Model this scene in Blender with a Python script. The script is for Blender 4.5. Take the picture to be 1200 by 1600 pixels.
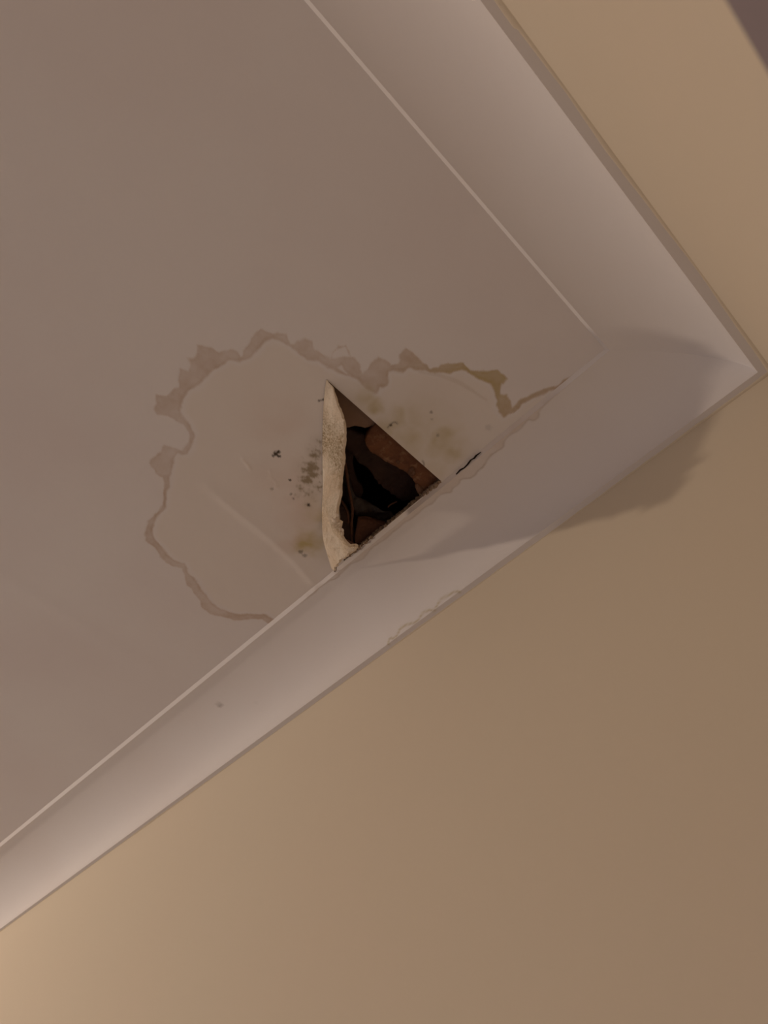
import bpy, bmesh, math, random
import numpy as np
from mathutils import Matrix, Vector

for o in list(bpy.data.objects):
    bpy.data.objects.remove(o, do_unlink=True)
scene = bpy.context.scene
COL = scene.collection
random.seed(7)
rng = np.random.default_rng(11)

# ---------------------------------------------------------------- camera, world, light
F=1169.906873621278
ROT=[[0.6997598, -0.7134269, -0.036856], [0.5735105, 0.5917873, -0.5664569], [0.4259365, 0.3752464, 0.8232668]]
CAM=(-0.673214,0.092116,1.4)
W=0.128942
D=0.082522
H1=(-0.38106,0.44342)
H2=(-0.12741,0.69244)
AX=(-0.13268,0.44342)
FD=1.1744

CEIL = 2.4                       # ceiling height in metres
cam_data = bpy.data.cameras.new('camera')
cam = bpy.data.objects.new('camera', cam_data)
COL.objects.link(cam)
X, Yv, Zv = (Vector(ROT[0]), -Vector(ROT[1]), -Vector(ROT[2]))
M3 = Matrix((X, Yv, Zv)).transposed()
cam.matrix_world = Matrix.Translation(CAM) @ M3.to_4x4()
cam_data.sensor_fit = 'HORIZONTAL'
cam_data.sensor_width = 36.0
cam_data.lens = F / 1200.0 * 36.0
cam_data.clip_start = 0.01
cam_data.dof.use_dof = True
cam_data.dof.focus_distance = FD
cam_data.dof.aperture_fstop = 11.0
scene.camera = cam

world = bpy.data.worlds.new('room_ambience')
scene.world = world
world.use_nodes = True
bg = world.node_tree.nodes['Background']
bg.inputs['Color'].default_value = (1.0, 0.815, 0.775, 1)
bg.inputs['Strength'].default_value = 0.285

LAMP = (-1.92, 2.99, CEIL - 0.060)
ld = bpy.data.lights.new('ceiling_lamp', 'POINT')
ld.energy = 88.0
ld.color = (1.0, 0.79, 0.60)
ld.shadow_soft_size = 0.05
lamp = bpy.data.objects.new('ceiling_lamp', ld)
lamp.location = LAMP
COL.objects.link(lamp)

vs = scene.view_settings
vs.view_transform = 'Standard'
vs.look = 'None'
vs.exposure = 0.0
vs.gamma = 1.0
vs.use_curve_mapping = False

# ---------------------------------------------------------------- traced outlines, metres in the room
OUTER = [(-0.1302,0.8658),(-0.1486,0.8625),(-0.1606,0.8767),(-0.1783,0.8956),(-0.2016,0.9075),(-0.2234,0.9180),(-0.2418,0.9120),(-0.2533,0.9029),(-0.2769,0.8927),(-0.2902,0.8925),(-0.3027,0.8789),(-0.3192,0.8646),(-0.3302,0.8739),(-0.3417,0.8757),(-0.3596,0.8685),(-0.3760,0.8631),(-0.3946,0.8602),(-0.4037,0.8542),(-0.4107,0.8376),(-0.4167,0.8263),(-0.4168,0.8150),(-0.4169,0.7953),(-0.4186,0.7831),(-0.4295,0.7660),(-0.4419,0.7511),(-0.4494,0.7425),(-0.4630,0.7425),(-0.4775,0.7331),(-0.4828,0.7229),(-0.4782,0.7057),(-0.4813,0.6936),(-0.4658,0.6860),(-0.4576,0.6805),(-0.4590,0.6642),(-0.4644,0.6546),(-0.4731,0.6483),(-0.4838,0.6441),(-0.4956,0.6460),(-0.5095,0.6525),(-0.5212,0.6568),(-0.5280,0.6540),(-0.5302,0.6444),(-0.5411,0.6342),(-0.5264,0.6244),(-0.5290,0.6085),(-0.5247,0.5996),(-0.5329,0.5896),(-0.5391,0.5755),(-0.5278,0.5711),(-0.5413,0.5557),(-0.5350,0.5451),(-0.5434,0.5318),(-0.5292,0.5199),(-0.5183,0.5198),(-0.5088,0.5040),(-0.4997,0.5015),(-0.4886,0.5036),(-0.4944,0.4898),(-0.4962,0.4786),(-0.4999,0.4653),(-0.4966,0.4515),(-0.4816,0.4471),(-0.4774,0.4388),(-0.4673,0.4330),(-0.4531,0.4381),(-0.4480,0.4287),(-0.4449,0.4192),(-0.4346,0.4155),(-0.4242,0.4225),(-0.4128,0.4199),(-0.4012,0.4172),(-0.4045,0.4073),(-0.4046,0.3944),(-0.3984,0.3840),(-0.3868,0.3898),(-0.3792,0.3933),(-0.4020,0.4188),(-0.4042,0.4039),(-0.3983,0.3854),(-0.3848,0.3932),(-0.3734,0.3906),(-0.3603,0.3949),(-0.3534,0.4035),(-0.3491,0.3905),(-0.3548,0.3786),(-0.3535,0.3657),(-0.3416,0.3613),(-0.3320,0.3626),(-0.3237,0.3544),(-0.3327,0.3418),(-0.3311,0.3294),(-0.3206,0.3255),(-0.3087,0.3287),(-0.2958,0.3269),(-0.2885,0.3276),(-0.2798,0.3198),(-0.2813,0.3125),(-0.2710,0.3002),(-0.2587,0.2859),(-0.2452,0.2879),(-0.2348,0.2776),(-0.2252,0.2703),(-0.2180,0.2610),(-0.2023,0.2588),(-0.1941,0.2597),(-0.1942,0.2711),(-0.1829,0.2804),(-0.1754,0.2730),(-0.1636,0.2775),(-0.1540,0.2845),(-0.1534,0.2676),(-0.1505,0.2508),(-0.1441,0.2330),(-0.1348,0.2102),(-0.1295,0.1848)]
INNER = [(-0.1247,0.1846),(-0.1309,0.2132),(-0.1397,0.2365),(-0.1436,0.2486),(-0.1487,0.2675),(-0.1477,0.2877),(-0.1500,0.2995),(-0.1632,0.3005),(-0.1761,0.2898),(-0.1920,0.2825),(-0.2063,0.2784),(-0.2184,0.2837),(-0.2371,0.2910),(-0.2525,0.2951),(-0.2584,0.3075),(-0.2698,0.3209),(-0.2846,0.3312),(-0.2952,0.3373),(-0.3100,0.3474),(-0.3128,0.3568),(-0.3273,0.3711),(-0.3194,0.3809),(-0.3135,0.3908),(-0.3197,0.3992),(-0.3139,0.4070),(-0.3258,0.4097),(-0.3486,0.4097),(-0.3591,0.4157),(-0.3687,0.4120),(-0.3813,0.4114),(-0.3854,0.4197),(-0.3936,0.4278),(-0.3625,0.4170),(-0.3841,0.4203),(-0.4032,0.4302),(-0.4137,0.4318),(-0.4242,0.4377),(-0.4470,0.4385),(-0.4644,0.4450),(-0.4776,0.4517),(-0.4838,0.4621),(-0.4831,0.4764),(-0.4813,0.4920),(-0.4852,0.5078),(-0.4990,0.5161),(-0.5034,0.5292),(-0.5058,0.5449),(-0.5082,0.5608),(-0.5077,0.5806),(-0.5112,0.5955),(-0.5085,0.6113),(-0.4995,0.6308),(-0.4928,0.6337),(-0.4740,0.6394),(-0.4593,0.6496),(-0.4524,0.6678),(-0.4503,0.6809),(-0.4592,0.6897),(-0.4560,0.7070),(-0.4448,0.7274),(-0.4369,0.7462),(-0.4241,0.7663),(-0.4134,0.7863),(-0.4121,0.8104),(-0.4064,0.8278),(-0.3980,0.8428),(-0.3812,0.8502),(-0.3586,0.8584),(-0.3370,0.8619),(-0.3205,0.8553),(-0.2992,0.8692),(-0.2831,0.8729),(-0.2599,0.8829),(-0.2361,0.8931),(-0.2124,0.8940),(-0.1877,0.8840),(-0.1676,0.8683),(-0.1533,0.8512),(-0.1346,0.8505)]
RIDGE = [(-0.3891,0.7061),(-0.3412,0.7102),(-0.2576,0.7142),(-0.1943,0.7221),(-0.1414,0.7353)]
SEAM = [(-0.5270,1.0896),(-0.4550,1.0894),(-0.3777,1.0919),(-0.3209,1.0981),(-0.2113,1.0959)]
PINK = [(-0.3813,0.5407,0.0460,0.50),(-0.3074,0.6101,0.0517,0.60),(-0.2583,0.6472,0.0345,0.80),(-0.2180,0.6797,0.0287,0.90),(-0.4086,0.5379,0.0460,0.30),(-0.2637,0.3376,0.0345,0.20),(-0.4096,0.4261,0.0287,0.30)]
YELLOW = [(-0.2073,0.6602,0.0253,1.00),(-0.1985,0.6792,0.0207,1.00),(-0.2302,0.6200,0.0230,0.60),(-0.2615,0.4308,0.0230,0.80),(-0.3117,0.4281,0.0138,0.90),(-0.2209,0.4294,0.0287,0.50),(-0.1875,0.3936,0.0253,0.70),(-0.1633,0.3888,0.0207,0.70),(-0.2310,0.3933,0.0345,0.40),(-0.3326,0.4269,0.0161,0.60),(-0.1590,0.4327,0.0287,0.40)]
MOULD = [(-0.2907,0.5692,0.0196,1.00),(-0.2838,0.5871,0.0149,0.90),(-0.3066,0.5446,0.0138,0.90),(-0.2812,0.6095,0.0103,0.80),(-0.2621,0.6079,0.0115,0.70),(-0.2635,0.5840,0.0138,0.80),(-0.2992,0.5775,0.0092,0.60),(-0.3197,0.5261,0.0092,0.60),(-0.2767,0.6220,0.0069,0.50),(-0.2534,0.6251,0.0057,0.80)]
DOTS = [(-0.3521,0.5875,0.0048,1.00),(-0.3515,0.5822,0.0034,1.00),(-0.3456,0.5875,0.0030,1.00),(-0.3526,0.5928,0.0029,0.80),(-0.3053,0.6080,0.0025,1.00),(-0.3144,0.6402,0.0034,0.40),(-0.2864,0.6264,0.0025,0.60),(-0.2527,0.6227,0.0030,1.00),(-0.2785,0.6306,0.0023,0.60),(-0.2623,0.4300,0.0028,0.90),(-0.1983,0.3918,0.0030,0.40),(-0.2340,0.3723,0.0030,0.50),(-0.2247,0.3796,0.0023,0.30),(-0.1531,0.3292,0.0057,0.15),(-0.1984,0.7015,0.0046,0.60),(-0.1883,0.7031,0.0046,0.50),(-0.3622,0.4704,0.0025,0.90),(-0.3655,0.4751,0.0021,0.80),(-0.3152,0.4610,0.0034,0.30)]
SCR = [[(-0.2619,0.4358),(-0.2631,0.4279),(-0.2613,0.4216),(-0.2563,0.4211)],[(-0.1819,0.4388),(-0.1763,0.4399),(-0.1718,0.4468)],[(-0.3655,0.4766),(-0.3629,0.4697),(-0.3582,0.4651)]]
FAINT = [[(-0.2943,0.3411),(-0.2661,0.3230),(-0.2419,0.3133),(-0.2143,0.3062),(-0.1905,0.3016)],[(-0.2756,0.3268),(-0.2546,0.3145),(-0.2281,0.3068),(-0.1999,0.3036)],[(-0.3395,0.6216),(-0.3245,0.6300),(-0.3125,0.6316)],[(-0.3811,0.6300),(-0.3696,0.6316),(-0.3616,0.6351)]]
FLAKE = [[(-0.3374,0.6180),(-0.3276,0.6264),(-0.3202,0.6258),(-0.3118,0.6309)],[(-0.3825,0.6283),(-0.3725,0.6312),(-0.3616,0.6351)]]
SPLIT = [(-0.5672,-0.0122),(-0.5607,-0.0119),(-0.5541,-0.0124),(-0.5439,-0.0126),(-0.5389,-0.0154)]
TIDE = [(0.1981,90.00),(0.2164,89.75),(0.2336,90.00),(0.2583,88.61),(0.2611,85.48),(0.2720,84.52),(0.2772,89.10),(0.2882,87.39),(0.3000,86.76),(0.3127,88.74),(0.3255,87.69),(0.3339,83.84),(0.3469,85.05),(0.3638,84.93),(0.3748,82.07),(0.3890,82.10),(0.3977,80.50),(0.4073,81.53),(0.4166,85.67),(0.4273,83.19),(0.4369,84.25),(0.4445,81.93),(0.4532,84.98),(0.4621,86.50),(0.4781,84.52),(0.4896,86.32),(0.5063,85.74),(0.5276,85.80),(0.5361,87.24),(0.5474,86.69),(0.5659,86.91),(0.5783,85.94),(0.5913,86.82),(0.6109,88.16),(0.6326,85.24),(0.6459,86.13),(0.6589,88.59),(0.6817,87.53),(0.7004,86.28),(0.7076,88.67),(0.7207,89.25),(0.7352,90.00),(0.7478,88.81),(0.7593,89.48),(0.7704,88.98),(0.7986,90.00)]
LOOPS = [(0.6959,0.31),(0.6900,6.74),(0.6807,0.99),(0.6710,4.45),(0.6648,9.37),(0.6503,8.25),(0.6330,2.44),(0.6226,3.24),(0.6137,7.87),(0.6001,5.88),(0.5916,0.13),(0.5840,2.42),(0.5749,7.92),(0.5571,6.61),(0.5413,4.17),(0.5353,0.00)]
COVEDOTS = [(1.0774,62.84,0.0028,1.00),(1.0070,41.36,0.0020,0.15)]
CRACK = [(-0.1286,0.4168),(-0.1303,0.4074),(-0.1286,0.4005),(-0.1294,0.3940),(-0.1320,0.3848),(-0.1309,0.3786),(-0.1323,0.3731),(-0.1313,0.3662),(-0.1308,0.3634),(-0.1305,0.3714),(-0.1290,0.3775),(-0.1307,0.3820),(-0.1280,0.3918),(-0.1271,0.3999),(-0.1286,0.4075),(-0.1274,0.4165)]
V_PALE = [(-0.3953,0.4544),(-0.3584,0.4270),(-0.2580,0.4385),(-0.2589,0.4492),(-0.2729,0.4531),(-0.2768,0.4668),(-0.2898,0.4713),(-0.2978,0.4840),(-0.3110,0.5003),(-0.3524,0.4861)]
V_ROT = [(-0.2657,0.4811),(-0.2694,0.4714),(-0.2756,0.4448),(-0.2604,0.4364),(-0.0993,0.4372),(-0.1018,0.4615),(-0.1177,0.4770),(-0.1239,0.4923),(-0.1393,0.4870),(-0.1557,0.4777),(-0.1747,0.4747),(-0.1879,0.4771),(-0.2002,0.4802),(-0.2123,0.4834),(-0.2228,0.4850),(-0.2333,0.4867),(-0.2461,0.4889),(-0.2567,0.4857)]
V_MID = [(-0.2986,0.4986),(-0.2589,0.4902),(-0.2426,0.4881),(-0.1266,0.4827),(-0.0986,0.5085),(-0.1198,0.5329),(-0.1356,0.5368),(-0.1553,0.5368),(-0.1817,0.5363),(-0.2030,0.5277),(-0.2267,0.5290),(-0.2471,0.5240),(-0.2633,0.5293)]
V_LOW = [(-0.1693,0.5944),(-0.1512,0.5808),(-0.1333,0.5731),(-0.1248,0.5687),(-0.1163,0.5898),(-0.1176,0.6472),(-0.1428,0.6312)]
V_LEFT = [(-0.2178,0.6150),(-0.2074,0.5937),(-0.1881,0.5976),(-0.1509,0.6196),(-0.1183,0.6564),(-0.1211,0.6839),(-0.1701,0.6659)]
V_FOLD = [(-0.2708,0.5275),(-0.2593,0.5302),(-0.2351,0.5490),(-0.2014,0.5710),(-0.1840,0.5728),(-0.1530,0.5655),(-0.1328,0.5535),(-0.1122,0.5607),(-0.1273,0.5910),(-0.1622,0.6014),(-0.1839,0.5954),(-0.2147,0.5765),(-0.2429,0.5566)]
V_SIDE = [(-0.2913,0.5159),(-0.2542,0.5072),(-0.2432,0.5247),(-0.2337,0.5441),(-0.2014,0.5643),(-0.1783,0.5683),(-0.1711,0.5920),(-0.1786,0.6109),(-0.2217,0.5990)]
V_NUB = [(-0.1806,0.4665),(-0.1778,0.4603),(-0.1655,0.4659),(-0.1665,0.4739),(-0.1748,0.4750)]
V_NUB2 = [(-0.1522,0.4814),(-0.1493,0.4751),(-0.1262,0.4816),(-0.1245,0.4891),(-0.1357,0.4908)]
V_NUB3 = [(-0.2058,0.4721),(-0.2046,0.4674),(-0.1978,0.4694),(-0.1982,0.4750)]
V_S1 = [(-0.2633,0.5296),(-0.2433,0.5451),(-0.2232,0.5612),(-0.2010,0.5763),(-0.1852,0.5909),(-0.1638,0.6162),(-0.1363,0.6412)]
V_S2 = [(-0.2249,0.5848),(-0.2092,0.5917),(-0.1927,0.5944),(-0.1767,0.6094)]
V_S3 = [(-0.1692,0.5945),(-0.1553,0.5829),(-0.1416,0.5774),(-0.1282,0.5683)]
V_S4 = [(-0.1472,0.5466),(-0.1431,0.5351),(-0.1465,0.5271)]

# ---------------------------------------------------------------- helpers
def vnoise(x, y, seed=0):
    """smooth value noise on arrays, 0..1"""
    xi = np.floor(x).astype(np.int64); yi = np.floor(y).astype(np.int64)
    fx = x - xi; fy = y - yi
    fx = fx * fx * (3 - 2 * fx); fy = fy * fy * (3 - 2 * fy)
    def h(a, b):
        n = (a * 374761393 + b * 668265263 + seed * 1442695041) & 0x7fffffff
        n = ((n ^ (n >> 13)) * 1274126177) & 0x7fffffff
        n = n ^ (n >> 16)
        return (n & 0xffff) / 65535.0
    return ((h(xi, yi) * (1 - fx) + h(xi + 1, yi) * fx) * (1 - fy)
            + (h(xi, yi + 1) * (1 - fx) + h(xi + 1, yi + 1) * fx) * fy)

def fbm(x, y, seed=0, n=4):
    s = 0; a = .5; t = 0
    for i in range(n):
        s = s + a * vnoise(x * 2 ** i, y * 2 ** i, seed + i * 17); t += a; a *= .5
    return s / t

def sstep(a, b, x):
    t = np.clip((x - a) / (b - a), 0, 1)
    return t * t * (3 - 2 * t)

def poly_dist(px, py, pts, closed=False):
    pts = np.array(pts, float)
    segs = list(zip(pts[:-1], pts[1:]))
    if closed: segs.append((pts[-1], pts[0]))
    best = np.full(px.shape, 1e9)
    for a, b in segs:
        d = b - a; L = d @ d + 1e-15
        t = np.clip(((px - a[0]) * d[0] + (py - a[1]) * d[1]) / L, 0, 1)
        dx = px - a[0] - t * d[0]; dy = py - a[1] - t * d[1]
        best = np.minimum(best, dx * dx + dy * dy)
    return np.sqrt(best)

def in_poly(px, py, pts):
    c = np.zeros(px.shape, bool); n = len(pts); j = n - 1
    for i in range(n):
        xi, yi = pts[i]; xj, yj = pts[j]
        cond = ((yi > py) != (yj > py))
        xx = (xj - xi) * (py - yi) / ((yj - yi) if yj != yi else 1e-12) + xi
        c ^= cond & (px < xx)
        j = i
    return c

def smooth_line(pts, n=2):
    p = [np.array(q, float) for q in pts]
    for _ in range(n):
        q = [p[0]]
        for a, b in zip(p[:-1], p[1:]):
            q += [a * .75 + b * .25, a * .25 + b * .75]
        q.append(p[-1]); p = q
    return [tuple(v) for v in p]

def link_mesh(name, verts, faces, mat, parent=None, smooth=False):
    me = bpy.data.meshes.new(name)
    me.from_pydata([tuple(v) for v in verts], [], faces)
    me.validate(); me.update()
    o = bpy.data.objects.new(name, me)
    COL.objects.link(o)
    if mat: me.materials.append(mat)
    if smooth:
        me.polygons.foreach_set('use_smooth', [True] * len(me.polygons))
    if parent: o.parent = parent
    return o

def from_bm(name, bm, mat, parent=None, smooth=False):
    me = bpy.data.meshes.new(name)
    bmesh.ops.recalc_face_normals(bm, faces=bm.faces[:])
    bm.to_mesh(me); bm.free()
    o = bpy.data.objects.new(name, me)
    COL.objects.link(o)
    me.materials.append(mat)
    if smooth:
        me.polygons.foreach_set('use_smooth', [True] * len(me.polygons))
    if parent: o.parent = parent
    return o

def set_attr(me, name, arr):
    a = me.attributes.new(name, 'FLOAT', 'POINT')
    a.data.foreach_set('value', np.ascontiguousarray(arr, dtype=np.float32))

def structure(o, label, cat):
    o['kind'] = 'structure'; o['label'] = label; o['category'] = cat

def thing(o, label, cat, group=None):
    o['label'] = label; o['category'] = cat
    if group: o['group'] = group

# ---------------------------------------------------------------- materials
class NT:
    def __init__(s, name, rough=.8, spec=.2):
        s.m = bpy.data.materials.new(name); s.m.use_nodes = True
        s.t = s.m.node_tree; s.b = s.t.nodes['Principled BSDF']
        s.b.inputs['Roughness'].default_value = rough
        s.b.inputs['Specular IOR Level'].default_value = spec
        s.coord = s.t.nodes.new('ShaderNodeTexCoord')
    def noise(s, scale, detail=4, rough=.55, dist=0):
        n = s.t.nodes.new('ShaderNodeTexNoise')
        n.inputs['Scale'].default_value = scale; n.inputs['Detail'].default_value = detail
        n.inputs['Roughness'].default_value = rough; n.inputs['Distortion'].default_value = dist
        s.t.links.new(s.coord.outputs['Object'], n.inputs['Vector'])
        return n.outputs['Fac']
    def ramp(s, v, a, b, lo=0., hi=1.):
        n = s.t.nodes.new('ShaderNodeMapRange')
        n.inputs[1].default_value = a; n.inputs[2].default_value = b
        n.inputs[3].default_value = lo; n.inputs[4].default_value = hi
        n.clamp = True
        s.t.links.new(v, n.inputs[0]); return n.outputs[0]
    def mul(s, a, b):
        n = s.t.nodes.new('ShaderNodeMath'); n.operation = 'MULTIPLY'
        s.t.links.new(a, n.inputs[0])
        if isinstance(b, (int, float)): n.inputs[1].default_value = b
        else: s.t.links.new(b, n.inputs[1])
        return n.outputs[0]
    def attr(s, name):
        n = s.t.nodes.new('ShaderNodeAttribute'); n.attribute_name = name
        return n.outputs['Fac']
    def mix(s, fac, a, b):
        n = s.t.nodes.new('ShaderNodeMix'); n.data_type = 'RGBA'
        if isinstance(fac, (int, float)): n.inputs[0].default_value = fac
        else: s.t.links.new(fac, n.inputs[0])
        for k, v in ((6, a), (7, b)):
            if isinstance(v, tuple): n.inputs[k].default_value = (*v, 1)
            else: s.t.links.new(v, n.inputs[k])
        return n.outputs[2]
    def base(s, v):
        if isinstance(v, tuple): s.b.inputs['Base Color'].default_value = (*v, 1)
        else: s.t.links.new(v, s.b.inputs['Base Color'])
    def bump(s, v, strength=.2, dist=.001):
        n = s.t.nodes.new('ShaderNodeBump')
        n.inputs['Strength'].default_value = strength; n.inputs['Distance'].default_value = dist
        s.t.links.new(v, n.inputs['Height'])
        s.t.links.new(n.outputs[0], s.b.inputs['Normal'])

WHITE = (.76, .74, .74)
def mat_ceiling():
    n = NT('ceiling_paint', .75, .15)
    c = n.mix(n.ramp(n.noise(3.0, 3), .35, .65), WHITE, (.735, .70, .70))
    c = n.mix(n.mul(n.attr('damp'), .55), c, (.74, .69, .63))
    c = n.mix(n.mul(n.attr('pink'), .5), c, (.60, .45, .38))
    c = n.mix(n.mul(n.attr('ring'), n.ramp(n.noise(70, 4), .25, .75, .55, 1.)), c, (.50, .385, .30))
    c = n.mix(n.mul(n.attr('yellow'), .85), c, (.46, .37, .15))
    c = n.mix(n.attr('mould'), c, (.21, .155, .07))
    c = n.mix(n.attr('dots'), c, (.07, .055, .04))
    c = n.mix(n.attr('faint'), c, (.5, .42, .34))
    n.base(c); n.bump(n.noise(260, 3), .12, .0006)
    return n.m
def mat_cove():
    n = NT('coving_paint', .65, .2)
    c = n.mix(n.ramp(n.noise(4.0, 3), .35, .65), WHITE, (.745, .715, .71))
    c = n.mix(n.mul(n.attr('wash'), .5), c, (.56, .44, .34))
    c = n.mix(n.attr('tide'), c, (.36, .26, .18))
    c = n.mix(n.mul(n.attr('loop'), 1.0), c, (.46, .385, .22))
    c = n.mix(n.attr('dots'), c, (.10, .07, .06))
    n.base(c); n.bump(n.noise(200, 3), .08, .0005)
    return n.m
def mat_wall(name, c0, c1):
    n = NT(name, .8, .15)
    n.base(n.mix(n.ramp(n.noise(2.2, 3), .3, .7), c0, c1))
    n.bump(n.noise(240, 3), .1, .0006)
    return n.m
def mat_rough(name, a, b, scale, bump=.6, rough=.9, spec=.15, c=None):
    n = NT(name, rough, spec)
    f = n.noise(scale, 5, .65, .4)
    col = n.mix(n.ramp(f, .3, .7), a, b)
    if c: col = n.mix(n.ramp(n.noise(scale * 2.6, 5), .55, .72), col, c)
    n.base(col); n.bump(f, bump, .004)
    return n.m
M_CEIL = mat_ceiling()
M_COVE = mat_cove()
M_WALL = mat_wall('cream_wall_paint', (.675, .602, .482), (.68, .595, .476))
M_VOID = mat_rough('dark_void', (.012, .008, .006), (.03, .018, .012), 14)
M_ROT = mat_rough('rotten_timber', (.20, .085, .04), (.10, .042, .022), 38, .9, .8, .25, (.24, .13, .07))
M_DARKWOOD = mat_rough('dark_wet_timber', (.055, .026, .018), (.03, .015, .011), 30, .8, .7, .3)
M_PALE = mat_rough('pale_board', (.30, .20, .145), (.26, .17, .12), 20, .3)
M_MEMB = mat_rough('black_membrane', (.018, .013, .012), (.035, .022, .017), 30, .5, .5, .35)
M_SPLINT = mat_rough('pale_splinter', (.20, .115, .075), (.11, .055, .033), 90, .8)
M_BROWN = mat_rough('brown_fibre', (.12, .058, .036), (.075, .034, .022), 40, .8)
M_GYPSUM = mat_rough('crumbling_plaster', (.42, .33, .25), (.24, .165, .11), 120, .8, .9, .1, (.09, .06, .04))
def mat_flap():
    n = NT('mouldy_flap_paint', .8, .12)
    f = n.noise(60, 5, .65, .5)
    c = n.mix(n.ramp(n.noise(22, 4), .35, .65), (.74, .66, .55), (.66, .54, .41))
    c = n.mix(n.ramp(f, .54, .74, 0, .75), c, (.42, .30, .18))
    sp = n.ramp(n.noise(330, 6, .8, .0), .40, .60)
    c = n.mix(n.mul(n.mul(n.attr('mould'), sp), .95), c, (.16, .115, .05))
    c = n.mix(n.mul(n.attr('mould'), .25), c, (.30, .21, .10))
    n.base(c); n.bump(f, .5, .002)
    return n.m
M_FLAP = mat_flap()
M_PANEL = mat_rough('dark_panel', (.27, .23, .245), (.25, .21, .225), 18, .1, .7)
M_CRACK = mat_rough('crack_dark', (.03, .02, .015), (.015, .01, .008), 60)

# ---------------------------------------------------------------- ceiling with its cut hole and stains
WALL_A = -0.0155          # y of the right-hand wall face
def wall_b(y): return 0.0135 - 0.0035 * y
h1 = np.array(H1); h2 = np.array(H2); ax = np.array(AX)
LIP = -(W + .0025)        # x of the coving's ceiling edge on the left wall
def axis(pieces):
    out = []
    for a, b, st in pieces:
        n = max(1, int(round((b - a) / st)))
        out += list(np.linspace(a, b, n, endpoint=False))
    out.append(pieces[-1][1])
    return np.array(out)
xs = axis([(-3.2, -1.1, .3), (-1.1, -.70, .012), (-.68, LIP + .004, .0018), (LIP + .004, .02, .02)])
ys = axis([(-.03, .12, .03), (.12, .17, .006), (.17, .92, .0018), (.92, 1.4, .008), (1.4, 2.0, .03), (2.0, 4.0, .3)])
gx, gy = np.meshgrid(xs, ys, indexing='ij')
nx, ny = gx.shape
idx = np.arange(nx * ny).reshape(nx, ny)
quads = np.stack([idx[:-1, :-1], idx[:-1, 1:], idx[1:, 1:], idx[1:, :-1]], -1).reshape(-1, 4)  # faces look down
me = bpy.data.meshes.new('ceiling')
me.vertices.add(nx * ny)
co = np.stack([gx.ravel(), gy.ravel(), np.full(nx * ny, CEIL)], -1)
me.vertices.foreach_set('co', co.ravel())
me.loops.add(quads.size); me.loops.foreach_set('vertex_index', quads.ravel())
me.polygons.add(len(quads))
me.polygons.foreach_set('loop_start', np.arange(len(quads)) * 4)
me.update(); me.validate()
# cut the triangle: two edges along the room's axes and the sloping hinge
bm = bmesh.new(); bm.from_mesh(me)
HX = LIP - .0012
he = np.array([HX, .666])
hd = (he - h1) / np.linalg.norm(he - h1); hn = np.array([hd[1], -hd[0]])   # towards the hole
def near(lo, hi):
    return [f for f in bm.faces if lo[0] < f.calc_center_median().x < hi[0] and lo[1] < f.calc_center_median().y < hi[1]]
lo, hi = (h1[0] - .01, h1[1] - .01), (HX + .01, h2[1] + .01)
for pco, pno in (((h1[0], h1[1], CEIL), (hn[0], hn[1], 0)), ((0, h1[1], CEIL), (0, 1, 0)), ((HX, 0, CEIL), (1, 0, 0))):
    fs = near(lo, hi)
    geom = fs + list({e for f in fs for e in f.edges}) + list({v for f in fs for v in f.verts})
    bmesh.ops.bisect_plane(bm, geom=geom, plane_co=pco, plane_no=pno, dist=1e-6)
kill = []
for f in bm.faces:
    c = f.calc_center_median()
    if h1[0] < c.x < HX and h1[1] < c.y < h2[1] and (c.x - h1[0]) * hn[0] + (c.y - h1[1]) * hn[1] > 0:
        kill.append(f)
bmesh.ops.delete(bm, geom=kill, context='FACES')
bm.to_mesh(me); bm.free()
ceiling = bpy.data.objects.new('ceiling', me); COL.objects.link(ceiling)
me.materials.append(M_CEIL)
nv = len(me.vertices)
co = np.empty(nv * 3, np.float32); me.vertices.foreach_get('co', co); co = co.reshape(-1, 3).astype(float)
sel = np.where((co[:, 0] > -.72) & (co[:, 0] < 0) & (co[:, 1] > .12) & (co[:, 1] < 1.0))[0]
px, py = co[sel, 0], co[sel, 1]
wob = .0045
qx = px + (fbm(px * 75, py * 75, 3) - .5) * 2 * wob
qy = py + (fbm(px * 75, py * 75, 9) - .5) * 2 * wob
OUT_S, INN_S = OUTER, INNER
close = [(0.0, .16), (0.0, .80)]
full = list(OUT_S) + [(-.06, .17), (-.06, .80)]
innp = list(INN_S) + [(-.06, .80), (-.06, .19)]
d_out = poly_dist(qx, qy, OUT_S); d_inn = poly_dist(qx, qy, INN_S)
s_out = np.where(in_poly(qx, qy, full), d_out, -d_out)
s_inn = np.where(in_poly(qx, qy, innp), d_inn, -d_inn)
e = .0016
ring = sstep(-e, e * 1.2, s_out) * (1 - sstep(-e * .6, .004, s_inn))
blot = fbm(px * 28, py * 28, 21)
edge = np.exp(-(d_out / .003) ** 2) * .16 + np.exp(-(d_inn / .003) ** 2) * .22
yr = sstep(-.33, -.22, px)              # the tide line is strongest by the coving
ring = np.clip(ring * (.30 + .62 * blot + edge) * (1 + .35 * yr), 0, 1)
damp = sstep(0, .012, s_inn)
def blobs(lst, hard=1.0, warp=.05):
    a = np.zeros(px.shape)
    wx = px + (fbm(px * 26, py * 26, 201) - .5) * warp; wy = py + (fbm(px * 26, py * 26, 205) - .5) * warp
    for x, y, r, k in lst:
        d2 = ((wx - x) ** 2 + (wy - y) ** 2) / (r * r)
        a = np.maximum(a, k * np.exp(-d2 * hard))
    return a
pink = blobs(PINK) * (.4 + .9 * fbm(px * 30, py * 30, 31)) * damp
yellow = blobs(YELLOW) * (.3 + 1.1 * fbm(px * 45, py * 45, 41)) * sstep(-.002, .004, s_out)
yr2 = np.exp(-((px + .22) / .07) ** 2) * (py < .45)
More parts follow.
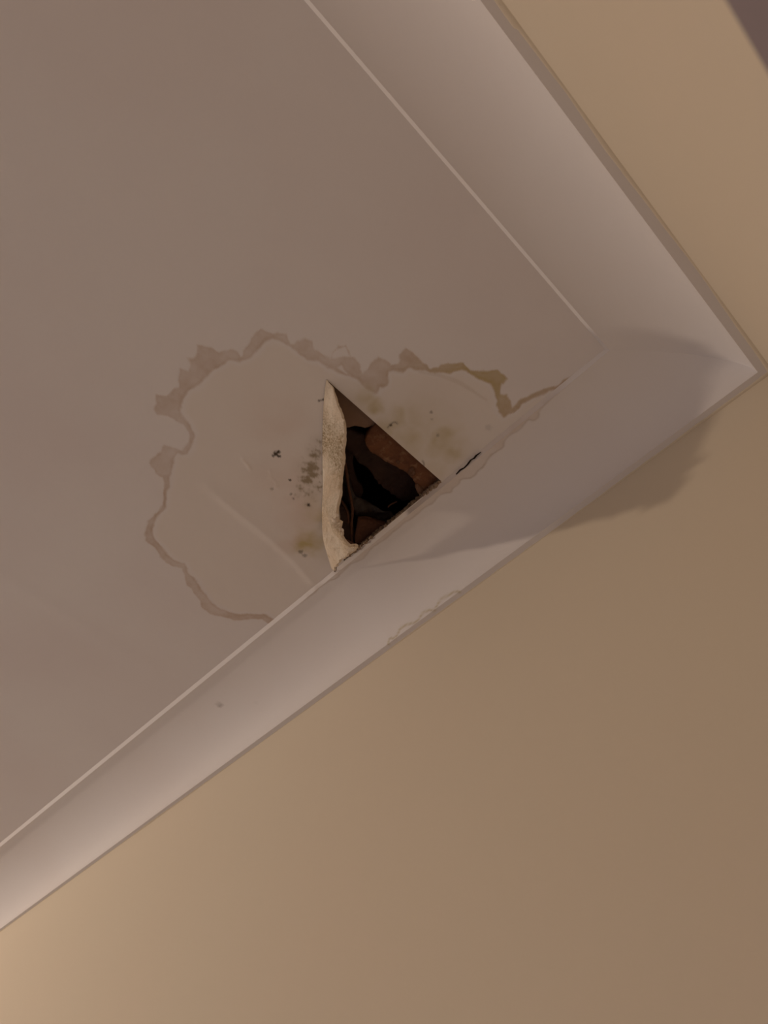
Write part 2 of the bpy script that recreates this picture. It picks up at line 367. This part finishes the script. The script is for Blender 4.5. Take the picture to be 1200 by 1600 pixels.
yellow = np.maximum(yellow, ring * yr2 * .8)
m0 = blobs(MOULD, .8, .015)
mould = np.clip(m0 * sstep(.40, .66, fbm(px * 230, py * 230, 51, 3) * .6 + .5 * m0 * fbm(px * 60, py * 60, 57)) * .8 + m0 * .30, 0, .8)
dots = np.zeros(px.shape)
for x, y, r, k in DOTS:
    rr = r * (.6 + .8 * vnoise(px * 900, py * 900, 61))
    dots = np.maximum(dots, k * (1 - sstep(.5, 1.15, np.hypot(px - x, py - y) / rr)))
for l in SCR:
    dots = np.maximum(dots, .6 * np.exp(-(poly_dist(px, py, smooth_line(l)) / .0013) ** 2))
faint = np.zeros(px.shape)
for l in FAINT:
    faint = np.maximum(faint, .28 * np.exp(-(poly_dist(px, py, smooth_line(l)) / .0018) ** 2))
# grime where the coving's edge leaves the ceiling right of the hole
for nm, a in (('ring', ring), ('damp', damp), ('pink', pink), ('yellow', yellow), ('mould', mould), ('dots', dots), ('faint', faint)):
    buf = np.zeros(nv); buf[sel] = np.clip(a, 0, 1); set_attr(me, nm, buf)
# relief: the lifted joint tape, the far seam, gentle unevenness and the sag of the damp board
dz = np.zeros(nv)
rd = poly_dist(px, py, smooth_line(RIDGE))
rfade = sstep(0, .05, np.hypot(px - RIDGE[0][0], py - RIDGE[0][1]))
bumpy = .0012 * np.exp(-(rd / .009) ** 2) * (.35 + .65 * rfade)
for l in FLAKE:
    bumpy += .0006 * np.exp(-(poly_dist(px, py, smooth_line(l)) / .003) ** 2)
bumpy += .0006 * damp * (fbm(px * 14, py * 14, 71) - .5)
bumpy += .0005 * np.exp(-(np.minimum(d_inn, d_out) / .006) ** 2) * (fbm(px * 60, py * 60, 77) - .5)
nearhole = np.clip(1 - np.abs((px - h1[0]) * hn[0] + (py - h1[1]) * hn[1]) / .05, 0, 1)
dz[sel] -= bumpy
sd = poly_dist(co[:, 0], co[:, 1], SEAM)
dz -= .0006 * np.exp(-(sd / .014) ** 2) * (1 - sstep(1.0, 1.22, co[:, 1]))
co[:, 2] += dz
me.vertices.foreach_set('co', co.astype(np.float32).ravel()); me.update()
me.polygons.foreach_set('use_smooth', [True] * len(me.polygons))
structure(ceiling, 'white painted ceiling with a brown water stain and a triangular hole', 'ceiling')

# cut thickness of the ceiling board round the hole
rim_pts = []
corner = np.array([HX, h1[1]]); hend = h1 + hd * ((HX - h1[0]) / hd[0])
def rim(name, a, b, n, inn, mat, amp):
    v, f = [], []
    for i in range(n + 1):
        t = i / n; p = a + (b - a) * t
        for k, zz in enumerate((0.0, .003, .007, .011)):
            j = amp * (random.random() - .3) if k else 0
            v.append((p[0] + inn[0] * j, p[1] + inn[1] * j, CEIL + zz))
    for i in range(n):
        for k in range(3):
            q = i * 4 + k; f.append((q, q + 1, q + 5, q + 4))
    return link_mesh(name, v, f, mat, ceiling)
rim('cut_edge', h1, corner, 90, (0, 1), M_BROWN, .0008)
r_ = rim('cut_edge', corner, hend, 90, (-1, 0), M_GYPSUM, .003)
r_['label'] = 'crumbling plaster edge along the coving'
rim('cut_edge', hend, h1, 60, (hn[0], hn[1]), M_GYPSUM, .0015)
# loose plaster crumbs clinging to the broken edge
for t, r in ((.02, .0032), (.06, .0042), (.10, .0030), (.135, .0036), (.17, .0026), (.55, .0022), (.70, .003), (.76, .0036), (.80, .0028), (.84, .0040), (.88, .003), (.93, .0026)):
    bmc = bmesh.new(); bmesh.ops.create_icosphere(bmc, subdivisions=2, radius=r)
    for v in bmc.verts: v.co = v.co * (.65 + .6 * random.random())
    for v in bmc.verts: v.co.y *= 1.6
    c_ = from_bm('plaster_crumb', bmc, M_GYPSUM, ceiling)
    c_.location = (HX - .0012, corner[1] + (hend[1] - corner[1]) * t, CEIL + .001)
# open crack between ceiling and coving, right of the hole
bmc = bmesh.new()
vv = [bmc.verts.new((x, y, CEIL - .0054)) for x, y in CRACK]
fc = bmc.faces.new(vv)
ex = bmesh.ops.extrude_face_region(bmc, geom=[fc])
for v in ex['geom']:
    if isinstance(v, bmesh.types.BMVert): v.co.z += .002
ck = from_bm('crack', bmc, M_CRACK, ceiling); ck['label'] = 'black crack along the edge of the coving'

# ---------------------------------------------------------------- walls
def wall(name, pts_top, thick, zlo, zhi, label, seg=1):
    (x0, y0), (x1, y1) = pts_top; nx_, ny_ = thick
    v = [(x0, y0, zlo), (x1, y1, zlo), (x1, y1, zhi), (x0, y0, zhi)]
    v += [(a + nx_, b + ny_, c) for a, b, c in v]
    f = [(0, 1, 2, 3), (7, 6, 5, 4), (0, 4, 5, 1), (1, 5, 6, 2), (2, 6, 7, 3), (3, 7, 4, 0)]
    o = link_mesh(name, v, f, M_WALL); structure(o, label, 'wall'); return o
wall('wall_right', ((-3.2, WALL_A), (.10, WALL_A)), (0, -.1), 0, CEIL - .001, 'cream painted wall beyond the upper right coving')
wall('wall_left', ((wall_b(-.0155), -.0155), (wall_b(4), 4)), (.1, 0), 0, CEIL - .001, 'cream painted wall below the lower run of coving')

# ---------------------------------------------------------------- coving: two mitred runs with a chamfered lip
WI = W - .0025; V0 = .0042
phis = np.radians(np.concatenate([np.linspace(0, 70, 26), np.linspace(72, 90, 26)]))
prof = [(WI - WI * math.cos(a), D - (D - V0) * math.sin(a)) for a in phis]       # (from wall, below ceiling)
arc = np.concatenate([[0], np.cumsum(np.hypot(np.diff([p[0] for p in prof]), np.diff([p[1] for p in prof])))])
profile = [(-.016, D + .0004), (-.006, D + .0002), (.0, D)] + prof[1:] + [(W + .0015, .0006), (W + .0027, -.002)]
mitre_t = [u for u, dn in profile]
def cove_run(name, along, axis_, label, lip=0.0):
    """axis_ 'x': run on the right wall (y=0); 'y': run on the left wall (x=0)"""
    v = []; P = len(profile)
    for t in along:
        for (u, dn) in profile:
            s = max(t, u)                      # mitre: the run stops on the diagonal
            if lip:                            # thicker lip away from the corner
                k_ = float(sstep(.14, .20, s))
                dn = dn + k_ * lip * max(0, (u - .10) / (WI - .10)) ** 2 if u < W else dn
                u = u + k_ * .0007 if u > W else u
            v.append((-s, u, CEIL - dn) if axis_ == 'x' else (-u, s, CEIL - dn))
    f = []
    for i in range(len(along) - 1):
        for k in range(P - 1):
            q = i * P + k
            a = (q, q + 1, q + P + 1, q + P)
            f.append(a if axis_ == 'y' else a[::-1])
    b = bmesh.new()
    bv_ = [b.verts.new(p) for p in v]
    for q in f: b.faces.new([bv_[n_] for n_ in q])
    bmesh.ops.remove_doubles(b, verts=b.verts[:], dist=2e-6)
    bmesh.ops.dissolve_degenerate(b, edges=b.edges[:], dist=1e-7)
    for e_ in b.edges:                         # crisp lips and mitre
        e_.smooth = not (len(e_.link_faces) == 2 and e_.calc_face_angle(0) > math.radians(12))
    for f_ in b.faces: f_.smooth = True
    m = bpy.data.meshes.new(name); b.to_mesh(m); b.free()
    m.materials.append(M_COVE)
    o = bpy.data.objects.new(name, m); COL.objects.link(o)
    structure(o, label, 'coving')
    return o
al_x = np.concatenate([mitre_t, np.linspace(.134, 3.2, 90)])
al_y = np.concatenate([mitre_t, np.arange(.1330, .86, .0016), np.linspace(.862, 1.8, 160), np.linspace(1.81, 4.0, 20)])
cove_a = cove_run('trim_1', al_x, 'x', 'white concave coving running up the right side to the corner')
cove_b = cove_run('trim_2', al_y, 'y', 'white concave coving under the hole with stained upper edge', .0018)
vc = np.empty(len(cove_b.data.vertices) * 3, np.float32); cove_b.data.vertices.foreach_get('co', vc); vc = vc.reshape(-1, 3).astype(float)
yy = vc[:, 1]; uu = -vc[:, 0]
ss = np.interp(np.arccos(np.clip((WI - uu) / WI, -1, 1)), phis, arc)
ss = np.where(uu < 0, uu, np.where(uu > W, arc[-1] + .007, ss))
def to_arc(pts): return [(y, float(np.interp(math.radians(p), phis, arc))) for y, p in pts]
tide_l = smooth_line(to_arc(TIDE), 1)
near_m = (yy > .15) & (yy < .9)
td = np.full(yy.shape, 1.0); td[near_m] = poly_dist(yy[near_m], ss[near_m] + (fbm(yy[near_m] * 160, ss[near_m] * 160, 5) - .5) * .002, tide_l)
ty = np.array([p[0] for p in tide_l]); ts = np.array([p[1] for p in tide_l])
o_ = np.argsort(ty); lim = np.interp(yy, ty[o_], ts[o_])
endf = sstep(.19, .26, yy) * (1 - sstep(.74, .80, yy))
tide = np.exp(-(td / .0016) ** 2) * .42 * (.45 + .9 * fbm(yy * 50, ss * 50, 15)) * endf
wash = sstep(-.001, .003, ss - lim) * endf * (.35 + .6 * fbm(yy * 40, ss * 40, 25)) * (1 - .6 * sstep(.69, .70, yy))
loop_l = smooth_line(to_arc(LOOPS), 1)
lp = np.zeros(yy.shape); lp[near_m] = np.exp(-(poly_dist(yy[near_m], ss[near_m], loop_l) / .0020) ** 2) * .7
dotsB = np.zeros(yy.shape)
for y, p, r, k in COVEDOTS:
    sx = float(np.interp(math.radians(p), phis, arc))
    dotsB = np.maximum(dotsB, k * (1 - sstep(.4, 1.3, np.hypot(yy - y, ss - sx) / (r * 1.5))))
for nm, a in (('tide', tide), ('wash', wash), ('loop', lp), ('dots', dotsB)):
    set_attr(cove_b.data, nm, np.clip(a, 0, 1))
for nm in ('tide', 'wash', 'loop', 'dots'):
    set_attr(cove_a.data, nm, np.zeros(len(cove_a.data.vertices)))

# wavy filler bead where each wall meets the coving
def bead(name, axis_, t0, t1, step, wfun, label):
    ts_ = np.arange(t0, t1, step); v = []; n = 6
    for t in ts_:
        wd = wfun(t)
        for k in range(n):
            a = math.pi / 2 * k / (n - 1)
            q = wd * math.cos(a) ** 1.3; z = D + .0003 + (wd * .35 + .0003) * math.sin(a) ** 1.3
            if axis_ == 'x': v.append((-t, WALL_A - .0005 + q, CEIL - z + .0004))
            else: v.append((wall_b(t) + .0005 - q, t, CEIL - z + .0004))
    f = []
    for i in range(len(ts_) - 1):
        for k in range(n - 1):
            q = i * n + k; a = (q, q + 1, q + n + 1, q + n)
            f.append(a if axis_ == 'x' else a[::-1])
    o = link_mesh(name, v, f, M_WALL, smooth=True); structure(o, label, 'filler'); return o
def wa(t):
    n = float(vnoise(np.array([t * 11.]), np.array([.3]), 5)[0]); n2 = float(vnoise(np.array([t * 40.]), np.array([.7]), 6)[0])
    w_ = .0006 + .0055 * n + .0010 * n2
    w_ += .004 * max(0, 1 - t / .16)
    if t > .535: w_ += .0022
    return w_
def wb(t):
    n = float(vnoise(np.array([t * 8.]), np.array([.3]), 15)[0]); n2 = float(vnoise(np.array([t * 60.]), np.array([.7]), 16)[0])
    return .0008 + .0022 * n + .0012 * n2 + .003 * max(0, 1 - t / .3)
bead('trim_3', 'x', -.0155, 3.0, .004, wa, 'uneven filler line between right wall and coving')
bead('trim_4', 'y', -.016, 3.8, .004, wb, 'uneven filler line between lower wall and coving')

# dark split in the filler at the far end of the right wall
sv, sff = [], []
sp_ = smooth_line(SPLIT, 1)
for i, (x_, y_) in enumerate(sp_):
    h_ = .00032 * math.sin(math.pi * (i + .4) / (len(sp_) - .2))
    for dx_, dz_ in ((-1, 0), (1, 0), (1, .0008), (-1, .0008)):
        sv.append((x_ + dx_ * h_ * .6, y_ - dx_ * h_ * .8, CEIL - D - .0016 + dz_))
for i in range(len(sp_) - 1):
    for k in range(4): sff.append((i * 4 + k, i * 4 + (k + 1) % 4, i * 4 + 4 + (k + 1) % 4, i * 4 + 4 + k))
o = link_mesh('crack', sv, sff, M_CRACK, bpy.data.objects['trim_3']); o['label'] = 'fine dark split in the filler'

# ---------------------------------------------------------------- hanging triangular flap
flap = bpy.data.objects.new('ceiling_flap', None); COL.objects.link(flap)
flap.location = (h1[0], h1[1], CEIL)
thing(flap, 'triangular flap of mouldy ceiling board hanging down from the hole', 'ceiling flap')
hd = (h2 - h1) / np.linalg.norm(h2 - h1); hn = np.array([hd[1], -hd[0]])
hl = float(np.linalg.norm(h2 - h1)); sf = float((ax - h1) @ hd) / hl
alt = float((ax - h1) @ hn)
AS = [0, .1, .17, .25, .33, .40, .46, .508, .56, .65, .8, 1.0]
AT = [40, 50, 51, 57, 69, 78, 83, 78, 73, 70, 64, 55]
RS = [0, .1, .17, .25, .33, .42, .48, 1]
RF = [1, .95, .82, .66, .70, .88, 1, 1]
NS, NR = 120, 34
front = np.zeros((NS + 1, NR + 1, 3)); mld = np.zeros((NS + 1, NR + 1))
for i in range(NS + 1):
    s = i / NS
    rm = alt * min(s / sf, (1 - s) / (1 - sf))
    rag = (.5 - float(fbm(np.array([s * 22.]), np.array([1.5]), 81)[0])) * .012 * min(1, rm / .04)
    rm = max(rm * float(np.interp(s, RS, RF)) + rag, .0004)
    r0 = min(float(sstep(.68, .77, s)) * .021, .8 * rm)         # torn free of the ceiling at its lower end
    bow = .0125 * (4 * s * (1 - s)) ** .8 + .007 * math.exp(-((s - .72) / .16) ** 2)
    th_end = np.interp(s, AS, AT)
    p = np.array([0., -r0])
    for k in range(NR + 1):
        if k:
            dr = (rm - r0) / NR; fr = k / NR; dist = r0 + fr * (rm - r0)
            lead = min(1, dist / .012)
            th = math.radians((th_end + 14 * (1 - fr) - 5) * (.35 + .65 * lead))
            curl = 0
            if .44 < s < .60 and fr > .8: curl = -35 * (fr - .8) / .2
            th += math.radians(curl)
            p = p + np.array([math.cos(th), -math.sin(th)]) * dr
        w1 = (float(fbm(np.array([s * 9.]), np.array([k / NR * rm * 40]), 91)[0]) - .5) * .006 * min(1, k / 6)
        w1 += (abs(float(fbm(np.array([s * 34. + k / NR * rm * 60]), np.array([k / NR * rm * 25]), 97)[0]) - .5) - .1) * .012 * math.exp(-((s - .68) / .14) ** 2) * min(1, k / 8)
        w1 += (float(fbm(np.array([s * 40.]), np.array([k / NR * rm * 160]), 98)[0]) - .5) * .0022 * min(1, k / 6)
        base = h1 + hd * (s * hl) - hn * bow
        q = base + hn * (p[0] + w1)
        front[i, k] = (q[0], q[1], CEIL - .0012 + p[1])
        m = float(fbm(np.array([s * 45.]), np.array([k / NR * rm * 120.]), 95)[0])
        z_ = math.exp(-((s - .26) / .09) ** 2) * 1.0 + math.exp(-((s - .47) / .05) ** 2) * .5 * (k / NR) + math.exp(-((s - .62) / .10) ** 2) * .30 + .16
        mld[i, k] = min(1, z_ * (.35 + 1.3 * m))
# thickness, measured away from the painted face
du = np.gradient(front, axis=0); dv = np.gradient(front, axis=1)
nrm = np.cross(du, dv); nl = np.linalg.norm(nrm, axis=2, keepdims=True); nrm = nrm / np.maximum(nl, 1e-12)
if nrm[60, 17] @ np.array([hn[0], hn[1], .2]) < 0: nrm = -nrm
th_ = np.clip(np.minimum.outer(np.arange(NS + 1), np.full(NR + 1, 99)) / 8, .1, 1)
th_ = np.minimum(th_, np.clip((NS - np.arange(NS + 1))[:, None] / 8, .1, 1))
back = front + nrm * (.0048 * th_)[:, :, None]
off = np.array([h1[0], h1[1], CEIL])
g = lambda i, k: i * (NR + 1) + k
fv = [tuple(x - off) for x in front.reshape(-1, 3)]
ff = [(g(i, k), g(i, k + 1), g(i + 1, k + 1), g(i + 1, k)) for i in range(NS) for k in range(NR)]
fo = link_mesh('painted_face', fv, ff, M_FLAP, flap, True); set_attr(fo.data, 'mould', mld.ravel())
bk = [tuple(x - off) for x in back.reshape(-1, 3)]
bo = link_mesh('backing_board', bk, [q[::-1] for q in ff], M_BROWN, flap, True); bo['label'] = 'brown back of the board'
ev, ef = [], []
for i in range(NS + 1):
    a, b = front[i, NR] - off, back[i, NR] - off
    mid = (a + b) / 2 + np.array([hn[0], hn[1], -.6]) * .0012 * (random.random() - .2)
    ev += [tuple(a), tuple(mid), tuple(b)]
for i in range(NS):
    for k in range(2):
        q = i * 3 + k; ef.append((q, q + 1, q + 4, q + 3))
M_TORN = mat_rough('torn_plaster', (.72, .64, .53), (.60, .49, .37), 90, .6)
eo = link_mesh('torn_edge', ev, ef, M_TORN, flap); eo['label'] = 'pale ragged plaster edge'
# curls of torn paint standing off the free edge
def curl(at_s, size, turn, ang):
    i = int(at_s * NS); p0 = front[i, NR] - off
    v, f = [], []; n = 12
    tdir = np.array([hd[0], hd[1], 0.]); odir = np.array([hn[0], hn[1], 0.]) * math.cos(ang) + np.array([0, 0, -1.]) * math.sin(ang)
    up = np.cross(tdir, odir)
    for k in range(n):
        a = turn * k / (n - 1); rr = size * (1 - .45 * k / n)
        c = p0 - odir * .001 + odir * rr * math.sin(a) + up * rr * (1 - math.cos(a))
        hw = size * .9 * (1 - .6 * k / n)
        v += [tuple(c - tdir * hw), tuple(c + tdir * hw)]
    for k in range(n - 1): f.append((2 * k, 2 * k + 1, 2 * k + 3, 2 * k + 2))
    o = link_mesh('paint_curl', v, f, M_TORN, flap, True)
    md = o.modifiers.new('thickness', 'SOLIDIFY'); md.thickness = .0007
curl(.145, .005, 2.2, .3)
curl(.43, .007, 4.2, .2)
curl(.46, .006, 3.0, -.3)
curl(.54, .006, 2.4, .5)

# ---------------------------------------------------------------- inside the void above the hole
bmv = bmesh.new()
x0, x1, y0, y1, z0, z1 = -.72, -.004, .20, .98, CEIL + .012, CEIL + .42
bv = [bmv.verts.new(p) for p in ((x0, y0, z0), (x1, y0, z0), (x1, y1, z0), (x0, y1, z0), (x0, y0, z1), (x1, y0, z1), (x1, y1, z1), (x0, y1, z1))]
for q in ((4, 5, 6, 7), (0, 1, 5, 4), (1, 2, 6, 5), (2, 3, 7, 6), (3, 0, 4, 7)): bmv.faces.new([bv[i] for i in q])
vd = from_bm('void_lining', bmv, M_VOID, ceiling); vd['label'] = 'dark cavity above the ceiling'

def slab(name, pts, z, thick, mat, rough=.003, cuts=3, tilt=(0, 0), parent=None, smooth=True, jag=.0008):
    """an irregular broken board: traced outline, real thickness, worn faces"""
    b = bmesh.new()
    pts = smooth_line(list(pts) + [pts[0]], 1)[:-1]
    if jag: pts = [(p[0] + random.uniform(-1, 1) * jag, p[1] + random.uniform(-1, 1) * jag) for p in smooth_line(pts + [pts[0]], 1)[:-1]]
    cx = sum(p[0] for p in pts) / len(pts); cyy = sum(p[1] for p in pts) / len(pts)
    vs_ = [b.verts.new((p[0], p[1], 0)) for p in pts]
    f = b.faces.new(vs_)
    bmesh.ops.triangulate(b, faces=[f])
    for _ in range(cuts):
        long = [e_ for e_ in b.edges if e_.calc_length() > .009]
        if not long: break
        bmesh.ops.subdivide_edges(b, edges=long, cuts=1)
        bmesh.ops.triangulate(b, faces=b.faces[:])
    ret = bmesh.ops.extrude_face_region(b, geom=b.faces[:])
    top = {v for v in ret['geom'] if isinstance(v, bmesh.types.BMVert)}
    for v in b.verts:
        n_ = float(fbm(np.array([v.co.x * 70]), np.array([v.co.y * 70]), 131)[0]) - .5
        zz = z + (v.co.x - cx) * tilt[0] + (v.co.y - cyy) * tilt[1] + n_ * rough * 2
        v.co.z = CEIL + zz + (thick if v in top else 0)
    return from_bm(name, b, mat, parent, smooth)
o = slab('pale_batten', V_PALE, .018, .022, M_PALE, .0004)
thing(o, 'pale grey-brown board inside the top point of the hole', 'board')
o = slab('rotten_board', V_ROT, .0125, .020, M_ROT, .0016, 4)
thing(o, 'reddish-brown rotten board along the right edge of the hole', 'board')
for nm in (V_NUB, V_NUB2, V_NUB3):
    s_ = slab('splinter', nm, .0108, .004, M_SPLINT, .001, 2, parent=o)
o = slab('wet_board', V_MID, .050, .016, M_DARKWOOD, .006, 4, (.05, -.1), jag=.0014)
thing(o, 'dark wet board deeper in the hole beside the black gap', 'board')
o = slab('damp_backing', V_SIDE, .060, .012, M_DARKWOOD, .004, 3)
thing(o, 'dark damp board between the flap and the black gap', 'board')
o = slab('brown_scrap', V_LOW, .0135, .010, M_BROWN, .002, 3)
thing(o, 'small brown scrap of board at the bottom of the hole', 'scrap')
o = slab('torn_lath', V_LEFT, .022, .012, M_DARKWOOD, .003, 3)
thing(o, 'dark brown lath behind the lower part of the flap', 'lath')
o = slab('crumpled_membrane', V_FOLD, .031, .002, M_MEMB, .010, 4, jag=0)
thing(o, 'black crumpled membrane folded across the middle of the hole', 'membrane')
def strand(pts, z, r, mat, label):
    pts = smooth_line(pts, 2); v, f = [], []; n = 6
    P3 = [np.array([p[0], p[1], CEIL + z + .006 * math.sin(i * .35)]) for i, p in enumerate(pts)]
    for i, p in enumerate(P3):
        t = P3[min(i + 1, len(P3) - 1)] - P3[max(i - 1, 0)]; t /= np.linalg.norm(t)
        a = np.cross(t, (0, 0, 1.)); a /= np.linalg.norm(a); b = np.cross(t, a)
        rr = r * (.75 + .5 * random.random()) * (1 if 0 < i < len(P3) - 1 else .3)
        for k in range(n):
            w_ = 2 * math.pi * k / n
            v.append(tuple(p + a * rr * math.cos(w_) + b * rr * math.sin(w_)))
    for i in range(len(P3) - 1):
        for k in range(n): f.append((i * n + k, i * n + (k + 1) % n, (i + 1) * n + (k + 1) % n, (i + 1) * n + k))
    f.append(tuple(range(n))); f.append(tuple(range((len(P3) - 1) * n, len(P3) * n))[::-1])
    o = link_mesh('fibre_strand', v, f, mat, None, True); thing(o, label, 'strand', 'strands inside the hole')
strand(V_S1, .016, .0026, M_BROWN, 'long brown strand hanging beside the flap inside the hole')
strand(V_S2, .016, .002, M_BROWN, 'short bent strand at the lower left of the hole')
strand(V_S3, .016, .0016, M_BROWN, 'thin strand above the brown scrap at the bottom')
strand(V_S4, .020, .0014, M_BROWN, 'tiny strand by the right of the black gap')

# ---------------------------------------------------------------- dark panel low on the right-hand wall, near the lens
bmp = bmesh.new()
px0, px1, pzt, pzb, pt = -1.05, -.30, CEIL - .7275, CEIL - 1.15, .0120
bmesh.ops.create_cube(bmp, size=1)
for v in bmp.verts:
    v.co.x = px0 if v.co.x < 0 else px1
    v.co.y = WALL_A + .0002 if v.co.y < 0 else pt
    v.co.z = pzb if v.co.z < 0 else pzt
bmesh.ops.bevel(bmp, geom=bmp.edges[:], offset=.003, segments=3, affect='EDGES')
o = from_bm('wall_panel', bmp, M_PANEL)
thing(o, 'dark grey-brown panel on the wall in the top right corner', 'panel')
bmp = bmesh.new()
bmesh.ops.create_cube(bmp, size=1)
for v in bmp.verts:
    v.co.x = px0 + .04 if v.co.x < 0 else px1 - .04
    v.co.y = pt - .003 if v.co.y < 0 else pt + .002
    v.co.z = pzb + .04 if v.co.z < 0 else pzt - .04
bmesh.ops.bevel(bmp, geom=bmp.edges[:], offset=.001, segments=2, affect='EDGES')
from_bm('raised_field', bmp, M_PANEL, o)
